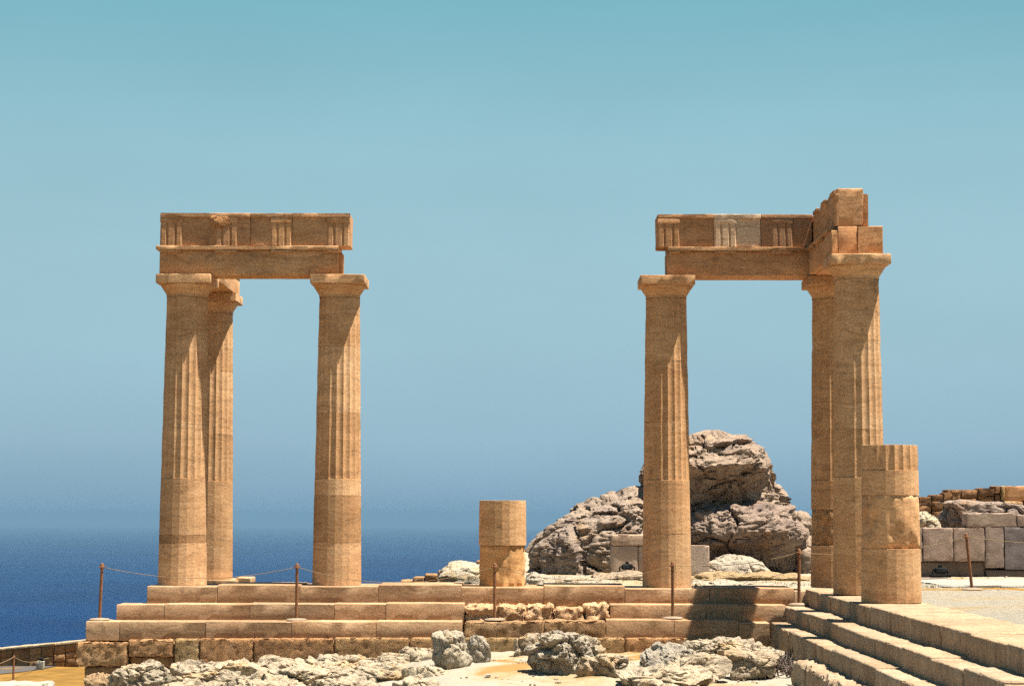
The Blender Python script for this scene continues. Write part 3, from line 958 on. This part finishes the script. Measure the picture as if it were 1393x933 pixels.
# jagged bedrock along the foundation at the left: one mass
random.seed(77)
geos = []
for x0, x1, yt, yb, zg, s, dp, sub in [(225, 330, 896, 925, -1.22, 1, .5, 5), (262, 372, 898, 930, -1.2, 2, .95, 5), (340, 402, 891, 918, -1.14, 3, .6, 5), (372, 486, 896, 922, -1.12, 4, .95, 5),
                              (428, 512, 890, 915, -1.1, 5, .5, 5), (486, 574, 888, 912, -1.05, 6, .5, 5), (540, 606, 872, 903, -1.0, 7, .6, 5), (556, 600, 884, 908, -1.0, 8, .7, 5),
                              (226, 352, 911, 950, -1.28, 10, .5, 5), (330, 470, 908, 945, -1.2, 11, .5, 5), (440, 580, 903, 935, -1.1, 12, .5, 5), (545, 618, 905, 926, -1.0, 13, .6, 5),
                              (205, 300, 924, 965, -1.34, 14, .6, 5), (280, 430, 923, 962, -1.27, 15, .5, 5), (410, 545, 920, 958, -1.16, 16, .85, 5), (530, 605, 921, 950, -1.06, 17, .6, 5)]:
    geos.append(px_rock(x0, x1, yt, yb, zg, dp, 40 + s * 1.37, sub, 6, 1.0))
for sel, lab in [((0, 8), 'jagged white bedrock ridge directly below the left foundation wall'), ((8, 12), 'middle shelf of jagged white bedrock before the left foundation wall'),
                 ((12, 16), 'pale bedrock shelf along the lower edge of the picture at the left')]:
    V, F = join(geos[sel[0]:sel[1]])
    o = mesh('rock_outcrop', V, F, LIME, None, None, (1.15, 1.07, .96), 26)
    tag(o, lab, 'rock outcrop', 'bedrock shelves at the left')

# pale rocks and shelves behind the colonnade
V, F = boulder_geo(lv([(770, 612, 640, .3, .1), (775, 602, 654, .5, 0), (785, 594, 660, .6, 0), (800, 590, 664, .6, 0)], 5.0), 5.5, 0, 51.0, 120, 40, .6)
tag(mesh('rock', V, F, LIME, None, None, (1.1, 1.08, 1.02), 60), 'white rock just left of the lone stump, behind the steps', 'rock')
V, F = boulder_geo(lv([(782, 716, 738, .3, 0), (788, 712, 744, .4, 0), (803, 710, 746, .4, 0)], 2.5), 2.9, 0, 57.0, 80, 30, .4)
tag(mesh('rock', V, F, LIME, None, None, (.95, .95, .95), 60), 'small grey rock just right of the lone stump', 'rock')

# ------------------------------------------------------------------ carved blocks before the boulders
cb = thing('carved_block', (at(855, 778, 7.0)), 'pair of pale squared blocks under a capping slab, left of a tall column', 'stone block', 'squared blocks by the boulders')
a, b = at(832, 778, 7.0), at(868, 742, 7.0); e = at(900, 742, 7.0); tp = at(832, 727, 7.0)
block('block_stone', a.x, b.x - .004, 7.0, 7.6, -.06, b.z, SLAB, cb, (1.25, 1.2, 1.15), step=.08, chip=.02, bev=.02)
block('block_stone', b.x, e.x, 7.02, 7.6, -.06, b.z, SLAB, cb, (1.2, 1.15, 1.1), step=.08, chip=.02, bev=.02)
block('capping_slab', a.x + .01, e.x, 6.98, 7.6, b.z + .003, tp.z, SLAB, cb, (1.25, 1.15, 1.02), step=.08, chip=.03, bev=.02)
a, b = at(930, 778, 7.0), at(965, 742, 7.0)
o = block('carved_block', a.x, b.x, 7.0, 7.5, -.06, b.z, SLAB, None, (1.3, 1.28, 1.25), step=.08, chip=.03, bev=.02)
tag(o, 'single pale squared block just right of a tall column, before the huge boulder', 'stone block', 'squared blocks by the boulders')

# ------------------------------------------------------------------ ruined wall of big slabs, right
random.seed(9)
YW = 7.2


def wx(px): return at(px, 750, YW).x


def wz(py): return at(1300, py, YW).z


rw = thing('ruined_wall', (wx(1330), YW, 0), 'low wall of large upright grey slabs at the right edge', 'wall')
for x0, x1, y0, y1, c_ in [(1240, 1255, 720, 764, (1, .95, .92)), (1256, 1297, 718, 763, (1.08, 1.0, .98)), (1298, 1340, 718, 763, (1.1, 1.03, 1.0)), (1341, 1366, 717, 772, (.95, .9, .92)), (1367, 1400, 717, 774, (.62, .66, .78)), (1401, 1440, 717, 774, (.9, .88, .9))]:
    block('wall_slab', wx(x0), wx(x1) - .006, YW, YW + .5, wz(y1), wz(y0), SLAB, rw, c_, step=.06, bev=.006, chip=.014, rough=.010, freq=6)
block('wall_slab', wx(1236), wx(1341), YW + .10, YW + .6, -.10, wz(764), SLAB, rw, (.5, .47, .45), step=.12, bev=.02, rough=.015)
block('wall_slab', wx(1342), wx(1440), YW + .03, YW + .6, -.10, wz(775), SLAB, rw, (.5, .47, .45), step=.12, bev=.02, rough=.015)
block('wall_core', wx(1238), wx(1440), YW + .45, YW + 1.3, -.1, wz(722), SLAB, rw, (.9, .85, .8), step=.2)

o = block('coping_block', wx(1316), wx(1384), YW + .02, YW + .45, wz(716), wz(698), SLAB, None, (.95, .9, .85), step=.06, bev=.012, chip=.03, rough=.016, freq=5)
tag(o, 'long weathered block lying on top of the upright slab wall', 'stone block', 'blocks on the slab wall')
o = block('coping_block', wx(1385), wx(1440), YW + .02, YW + .45, wz(716), wz(700), SLAB, None, (.9, .82, .8), step=.06, bev=.012, chip=.03, rough=.016, freq=5)
tag(o, 'second weathered block at the frame edge, right of the long one', 'stone block', 'blocks on the slab wall')
V, F = boulder_geo(lv([(684, 1296, 1335, .3, 0), (688, 1287, 1400, .45, 0), (700, 1280, 1440, .5, 0), (722, 1272, 1440, .5, 0)], 8.4), 8.9, 0, 61.0, 140, 50, .5)
tag(mesh('rock', V, F, ROCK, None, None, (.95, .92, .95), 60), 'long grey rock behind the upright slab wall', 'rock')
V, F = boulder_geo(lv([(697, 1250, 1270, .3, 0), (705, 1240, 1285, .45, 0), (722, 1235, 1290, .5, 0)], 8.2), 8.6, 0, 66.0, 90, 40, .5)
tag(mesh('rock', V, F, LIME, None, None, (1.05, 1, .9), 60), 'pale rough rock just right of the broken stump, on the slab wall', 'rock')

# ochre stone wall behind, its top stepping up to the right
YR = 11.5
rt = thing('retaining_wall', (at(1320, 700, YR).x, YR, 0), 'ochre masonry wall stepping up to the right behind the slabs', 'wall')
tops = [(1225, 679), (1250, 676), (1268, 673), (1284, 670), (1295, 668), (1308, 667), (1331, 664), (1353, 661), (1362, 661)]
for (xa, ya), (xb, yb_) in zip(tops[:-1], tops[1:]):
    y = ya
    while y < 720:
        h = random.uniform(9, 13)
        block('stone', at(xa, y, YR).x + .005, at(xb, y, YR).x - .012, YR + random.uniform(0, .05), YR + .5, at(xa, y + h, YR).z + .012, at(xa, y, YR).z, SAND_ROUGH, rt,
              (lambda k: (k * 1.05, k * .86, k * .74))(random.uniform(.55, 1.0)), step=.06, bev=.012, chip=.03, rough=.02, freq=6, smooth=60)
        y += h
block('stone', at(1362.5, 700, YR).x, at(1367, 700, YR).x, YR - .06, YR + .5, at(1362, 681, YR).z, at(1362, 661, YR).z, SAND_ROUGH, rt, (1.3, 1.4, 1.2), step=.08, bev=.01)
block('stone', at(1368, 700, YR).x, at(1450, 700, YR).x, YR, YR + .5, at(1362, 681, YR).z, at(1362, 661, YR).z, SAND, rt, (1.0, .85, .75), step=.1, bev=.02, rough=.008)
for xa, xb in [(1362, 1392), (1393, 1450)]:
    block('stone', at(xa, 700, YR).x, at(xb, 700, YR).x - .01, YR - .05, YR + .5, at(1362, 690, YR).z, at(1362, 682, YR).z, SAND_ROUGH, rt, None, step=.1, bev=.03, rough=.02)
block('wall_core', at(1290, 700, YR).x, at(1448, 700, YR).x, YR + .09, YR + .58, .1, at(1362, 666, YR).z, SAND_ROUGH, rt, (.5, .42, .36), step=.3)
block('wall_core', at(1226, 700, YR).x, at(1448, 700, YR).x, YR + .08, YR + .6, -.1, at(1226, 690, YR).z, SAND_ROUGH, rt, (.6, .55, .5), step=.3)

# sloping parapet behind the steps, in the middle
YP = 16.0
mp = thing('parapet_wall', (at(600, 790, YP).x, YP, -2), 'low sloping stone parapet against the sea, left of the lone stump', 'wall', 'stone parapets above the sea')
xs_ = [520, 545, 562, 578, 596, 612, 630, 648, 668, 690]
for xa, xb in zip(xs_[:-1], xs_[1:]):
    top = lerp(794, 766, (xa - 540) / 110) - 4
    for r_ in range(3):
        za, zb_ = at(xa, top + 9 * (r_ + 1), YP).z, at(xa, top + 9 * r_, YP).z
        block('stone', at(xa, top, YP).x, at(xb, top, YP).x - .015, YP, YP + .5, za + .012, zb_, SAND_ROUGH, mp, (lambda k: (k, k * .95, k * .88))(random.uniform(.85, 1.15)), step=.1, bev=.03, rough=.02, freq=5)

# ------------------------------------------------------------------ lower terrace at the left
YL = 45.0
zt0 = -4.6
lp = thing('parapet_wall', (at(40, 900, YL).x, YL, zt0), 'brown stone parapet of the lower terrace at the left edge', 'wall', 'stone parapets above the sea')
random.seed(13)
SL = (at(105, 871, YL).z - at(-10, 882, YL).z) / (at(105, 871, YL).x - at(-10, 882, YL).x)
XM = at(50, 880, YL).x


def sheared(name, x0, x1, y0, y1, z0, z1, mat, color, **kw):
    V, F = block_geo(x0, x1, y0, y1, z0, z1, **kw)
    V = [(x, y, z + SL * (x - XM)) for x, y, z in V]
    mesh(name, V, F, mat, lp, None, color, 40)


zc = at(50, 876.5, YL).z
px0 = -60
while px0 < 128:
    w = random.uniform(13, 24)
    xa, xb = at(px0, 880, YL).x, at(px0 + w, 880, YL).x
    z = zc - .10
    while z > zt0 - .5:
        h = random.uniform(.22, .42)
        k = random.uniform(.75, 1.15)
        sheared('stone', xa + .008, xb - .008, YL + random.uniform(0, .05), YL + .7, z - h + .012, z, SAND_ROUGH, (k, k * .93, k * .85), step=.12, bev=.03, chip=.03, rough=.025, freq=3)
        z -= h
    px0 += w
sheared('wall_core', at(-62, 890, YL).x, at(134, 890, YL).x, YL + .08, YL + .68, zt0 - .6, zc - .12, SAND_ROUGH, (.6, .55, .45), step=.8)
for k in range(5):
    xa = at(-60 + k * 39, 0, YL).x; xb = at(-60 + k * 39 + 39, 0, YL).x
    sheared('coping_stone', xa, xb - .01, YL - .03, YL + .75, zc - .096, zc, LIME, (.95, .88, .75), step=.2, bev=.02, rough=.015)

V, F = [], []
pts = [(-70, 922), (0, 916), (40, 912), (75, 906), (110, 897), (140, 893)]
for px, py in pts:
    a = atz(px, py, zt0 + .02); b = atz(px, py - 10, zt0 + .02)
    V += [a[:], b[:]]
for i in range(len(pts) - 1): F.append((2 * i, 2 * i + 2, 2 * i + 3, 2 * i + 1))
tag(mesh('path', V, F, PATHM), kind='structure')
o = block('white_block', -9.4, at(66, 925, -1.6).x, -1.9, -1.1, -2.2, at(40, 929, -1.6).z, WHITE, None, (1, 1, 1), step=.08, bev=.05, chip=.05, rough=.03)
tag(o, 'pale whitewashed block at the lower left corner', 'stone block')


# ------------------------------------------------------------------ rope barrier posts
def post(x, y, z, label, h=0.80, lean=0.0, group='rope posts on the steps', rr=.022, base_r=.14):
    t = thing('rope_post', (x, y, z), label, 'post', group)
    V, F = lathe_geo(x, y, [(0.001, z), (base_r, z), (base_r + .008, z + .012), (base_r - .01, z + .028), (.05, z + .036), (0.001, z + .038)], 20)
    mesh('base_plate', V, F, PLATE, t, (x, y, z), None, 30)
    V, F = tube_geo([(x, y, z + .03), (x + lean * .5, y, z + h * .5), (x + lean, y, z + h - .02)], rr, 10)
    mesh('pole', V, F, RUST, t, (x, y, z + .03), jit(.15), 40)
    zt = z + h - .02
    V, F = lathe_geo(x + lean, y, [(0.001, zt - .05), (rr + .004, zt - .05), (rr + .005, zt), (rr * .8, zt + .018), (0.001, zt + .024)], 12)
    mesh('cap', V, F, RUST, t, (x + lean, y, zt - .05), None, 40)
    V, F = tube_geo([(x + lean + .045 * math.cos(q * .785), y + .045 * math.sin(q * .785), zt - .03) for q in range(9)], .007, 6, False)
    mesh('eyelet', V, F, RUST, t, (x + lean, y, zt - .03))
    return Vector((x + lean, y, zt - .03))


tops_ = []
for (x, y, z, lab, lean, h) in [(-6.52, -1.08, -.453, 'rope post at the far left end of the steps against the sea', .02, .80),
                          (-3.74, -1.13, -.444, 'rope post on the left steps between the two left columns', 0, .80),
                          (-.955, -1.12, -.432, 'rope post in front of the lone stump', 0, .80),
                          (1.55, -1.06, -.404, 'rope post in front of the column before the boulder', 0, .80),
                          (3.37, -.74, -.222, 'rope post in the inner corner where the stairway starts', .01, .80),
                          (5.93, -.30, -.015, 'slightly leaning rope post alone on the pale terrace at the right', -.07, .82)]:
    tops_.append(post(x, y, z, lab, h, lean, 'rope posts on the steps'))
tops_.append(Vector((9.2, 1.4, .72)))


def rope(a, b, sag, label, r=.004):
    pts = []
    for i in range(25):
        t = i / 24
        p = a.lerp(b, t); p.z -= sag * 4 * t * (1 - t)
        pts.append(p)
    V, F = tube_geo(pts, r, 5)
    o = mesh('barrier_rope', V, F, ROPE, None, a, None, 180)
    return tag(o, label, 'rope', 'ropes between the posts')


for i, (sag, lab) in enumerate([(.16, 'rope sagging past the leftmost column from the far left post'), (.22, 'rope sagging past the foot of the second left column'),
                          (.20, 'rope from the stump post to the boulder column post'), (.08, 'rope stretched from the boulder column post to the inner corner post'),
                          (.12, 'rope from the inner corner post out to the leaning post'), (.10, 'rope leaving the frame right of the leaning post')]):
    rope(tops_[i], tops_[i + 1], sag, lab)

# small posts and ropes on the lower terrace
ltop = []
for px, py, h, lab in [(18, 926, .85, 'dark rope post on the golden lower terrace at the left'), (-55, 945, .8, 'rope post outside the left edge of the lower terrace')]:
    g = atz(px, py, zt0)
    ltop.append(post(g.x, g.y, zt0, lab, h, 0, 'rope posts of the lower terrace', .035, .1))
g = atz(55, 910, zt0)
t = thing('bollard', g, 'short white bollard with a dark cap beside the lower path', 'bollard')
block('body', g.x - .13, g.x + .13, g.y - .12, g.y + .12, zt0, zt0 + .30, WHITE, t, (1, 1, 1), step=.1, bev=.02)
block('cap', g.x - .10, g.x + .10, g.y - .09, g.y + .09, zt0 + .302, zt0 + .42, BLACK, t, step=.1, bev=.02)
bt = Vector((g.x, g.y, zt0 + .34))
rope(ltop[0], bt, .12, 'rope from the lower terrace post up to the white bollard', .012)
g2 = atz(120, 888, zt0)
rope(bt, Vector((g2.x, g2.y, zt0 + .45)), .08, 'rope from the white bollard towards the foundation corner', .012)
rope(ltop[1], ltop[0], .12, 'rope entering the frame at the lower left', .012)


# ------------------------------------------------------------------ floodlights
def floodlight(px, py, y, label):
    p = at(px, py, y)
    t = thing('floodlight', p, label, 'floodlight', 'small ground floodlights')
    x, z = p.x, p.z
    block('base', x - .17, x + .17, y - .12, y + .12, z, z + .05, BLACK, t, (1, 1, 1), step=.2, bev=.01)
    V, F = join([tube_geo([(x - .13, y, z + .05), (x - .13, y, z + .11), (x - .11, y, z + .13)], .014, 6), tube_geo([(x + .13, y, z + .05), (x + .13, y, z + .11), (x + .11, y, z + .13)], .014, 6)])
    mesh('bracket', V, F, BLACK, t)
    h = block('housing', x - .10, x + .10, y - .09, y + .09, z + .07, z + .17, BLACK, t, (1, 1, 1), step=.1, bev=.025)
    block('lens', x - .08, x + .08, y - .096, y - .085, z + .085, z + .155, GLASS, h, (1, 1, 1), step=.1, bev=.003)
    block('knob', x - .03, x + .03, y - .03, y + .03, z + .168, z + .215, BLACK, h, (1, 1, 1), step=.1, bev=.01)


floodlight(853, 780, 6.0, 'black floodlight on the ground before the squared blocks')
floodlight(1279, 785, 5.6, 'black floodlight on a dark board at the foot of the slab wall')
a, b = at(1236, 788, 5.6), at(1289, 788, 5.6)
o = block('dark_board', a.x, b.x, 5.1, 6.2, -.05, at(1279, 786, 5.6).z - .002, WOOD, None, (1, 1, 1), step=.2, bev=.01)
tag(o, 'dark flat board under the floodlight beside the slab wall', 'board')

# strips and low ledges behind the colonnade
a, b = atz(1283, 791, .02), atz(1290, 783, .02)
o = block('path', a.x, a.x + 6.0, a.y, b.y, -.15, -.035, PALEPATH, None, (1, 1, 1), step=.3, bev=.02, chip=.03, rough=.02)
tag(o, kind='structure')
random.seed(19)
for x0, x1, y0, y1, h, c_, lab in [(-.3, .9, 2.6, 3.6, .05, (.95, .9, .85), 'thin grey rock ledge left of the boulder column, behind the steps'),
                              (.3, 1.6, 4.6, 5.6, .06, (.8, .7, .62), 'flat brownish ledge before the squared blocks'),
                              (1.9, 4.3, 4.4, 5.6, .05, (.9, .72, .5), 'long ochre ledge seen between the boulder column and the wing'),
                              (2.0, 3.5, 1.6, 2.6, .03, (1.05, 1.04, 1.0), 'flat white ledge just behind the right steps')]:
    V, F = rock_geo(((x0 + x1) / 2, (y0 + y1) / 2, h - .10), ((x1 - x0) / 2 * 1.15, (y1 - y0) / 2, .16), x0 * 3 + 5.5, 5, .6, 8)
    o = mesh('rock_ledge', V, F, LIME, None, None, c_, 60)
    tag(o, lab, 'rock ledge', 'low ledges behind the steps')

# dry thorny shrub beside the stairway
random.seed(44)
g = atz(1066, 921, -.90)
sh = thing('dry_shrub', g, 'dry dark thorny shrub hanging beside the lowest stair block', 'shrub')
geos = []
for k in range(130):
    a = random.uniform(0, 2 * math.pi); e = random.uniform(.1, 1.5)
    ln = random.uniform(.12, .30)
    p0 = Vector((g.x + random.uniform(-.14, .14), g.y + .12 + random.uniform(-.08, .08), g.z + random.uniform(0, .14)))
    d = Vector((math.cos(a) * math.cos(e), math.sin(a) * math.cos(e), math.sin(e)))
    p1 = p0 + d * ln * .5 + Vector((random.uniform(-.03, .03), 0, random.uniform(-.02, .03)))
    geos.append(tube_geo([p0, p1, p0 + d * ln + Vector((random.uniform(-.05, .05), 0, -.03))], [.006, .004, .002], 4, False))
V, F = join(geos)
o = mesh('twigs', V, F, TWIG, sh); o['kind'] = 'stuff'

# tufts and strips of golden dry grass
random.seed(55)
V, F = [], []


def tuft(x, y, z, n, spread, hmax):
    for _ in range(n):
        px, py = x + random.gauss(0, spread), y + random.gauss(0, spread * .7)
        a = random.uniform(0, 6.28); h = random.uniform(.4, 1) * hmax
        w = .004; dx, dy = math.cos(a), math.sin(a)
        lean = random.uniform(.1, .6) * h; b = random.uniform(0, 6.28)
        k = len(V)
        V.extend([(px - dx * w, py - dy * w, z - .02), (px + dx * w, py + dy * w, z - .02), (px + math.cos(b) * lean, py + math.sin(b) * lean, z + h)])
        F.append((k, k + 1, k + 2))


for px, py, z, n, sp, h in [(1066, 838, -.43, 160, .07, .10), (1075, 834, -.43, 120, .05, .08), (1088, 884, -.66, 140, .05, .10), (716, 903, -.88, 120, .08, .06), (868, 868, -.80, 90, .06, .05),
                        (1030, 917, -.92, 160, .16, .06), (1090, 915, -.9, 140, .08, .08), (596, 905, -.90, 90, .06, .05), (760, 914, -.9, 90, .08, .05)]:
    p = atz(px, py, z); tuft(p.x, p.y, z, n, sp, h)
for _ in range(150):
    x, y = random.uniform(1.9, 4.6), random.uniform(2.2, 6.8); tuft(x, y, -.05, 10, .10, .05)
for _ in range(60):
    x, y = random.uniform(-.3, 1.7), random.uniform(3.4, 6.8); tuft(x, y, -.05, 8, .10, .04)
for _ in range(60):
    x, y = random.uniform(5.0, 11.0), random.uniform(.9, 2.1); tuft(x, y, -.02, 7, .12, .02)
tag(mesh('dry_grass', V, F, GRASS_BLADE, None, (1, 0, -.9), (1, 1, 1)), kind='stuff')

# loose pebbles on the ground in front of the steps
random.seed(101)
geos = []
bm = bmesh.new(); bmesh.ops.create_icosphere(bm, subdivisions=1, radius=1.0)
pv = [v.co.copy() for v in bm.verts]; pf = [tuple(v.index for v in f.verts) for f in bm.faces]; bm.free()
for k in range(900):
    if k < 620: x, y = random.uniform(-6.5, 2.6), random.uniform(-8.5, -1.6)
    else: x, y = random.uniform(-1.0, 10.0), random.uniform(1.0, 7.0)
    r = random.uniform(.008, .022) * (2.0 if random.random() < .12 else 1)
    z = height(x, y) + r * .2
    q = Matrix.Rotation(random.uniform(0, 6), 3, 'Z') @ Matrix.Diagonal((random.uniform(.8, 1.5), random.uniform(.7, 1.2), random.uniform(.5, .9)))
    geos.append(([((q @ v) * r * random.uniform(.85, 1.15) + Vector((x, y, z)))[:] for v in pv], pf))
V, F = join(geos)
tag(mesh('pebbles', V, F, LIME, None, (0, -3, -.9), (1, .95, .9), 40), kind='stuff')

# ------------------------------------------------------------------ haze
def haze():
    x0, x1, y0, y1, z0, z1 = -S - 500, S + 500, -S - 500, S + 500, -345.0, 14.0
    V = [(x, y, z) for x in (x0, x1) for y in (y0, y1) for z in (z0, z1)]
    F = [(0, 1, 3, 2), (4, 6, 7, 5), (0, 4, 5, 1), (2, 3, 7, 6), (0, 2, 6, 4), (1, 5, 7, 3)]
    m = bpy.data.materials.new('sea_haze'); m.use_nodes = True
    t = m.node_tree; t.nodes.clear()
    out = t.nodes.new('ShaderNodeOutputMaterial'); vol = t.nodes.new('ShaderNodeVolumePrincipled')
    vol.inputs['Color'].default_value = (0.143, 0.264, 0.39, 1)
    vol.inputs['Density'].default_value = 1 / 10500.0
    t.links.new(vol.outputs[0], out.inputs['Volume'])
    tag(mesh('haze', V, F, m, None, (0, 0, 0)), kind='stuff')


haze()
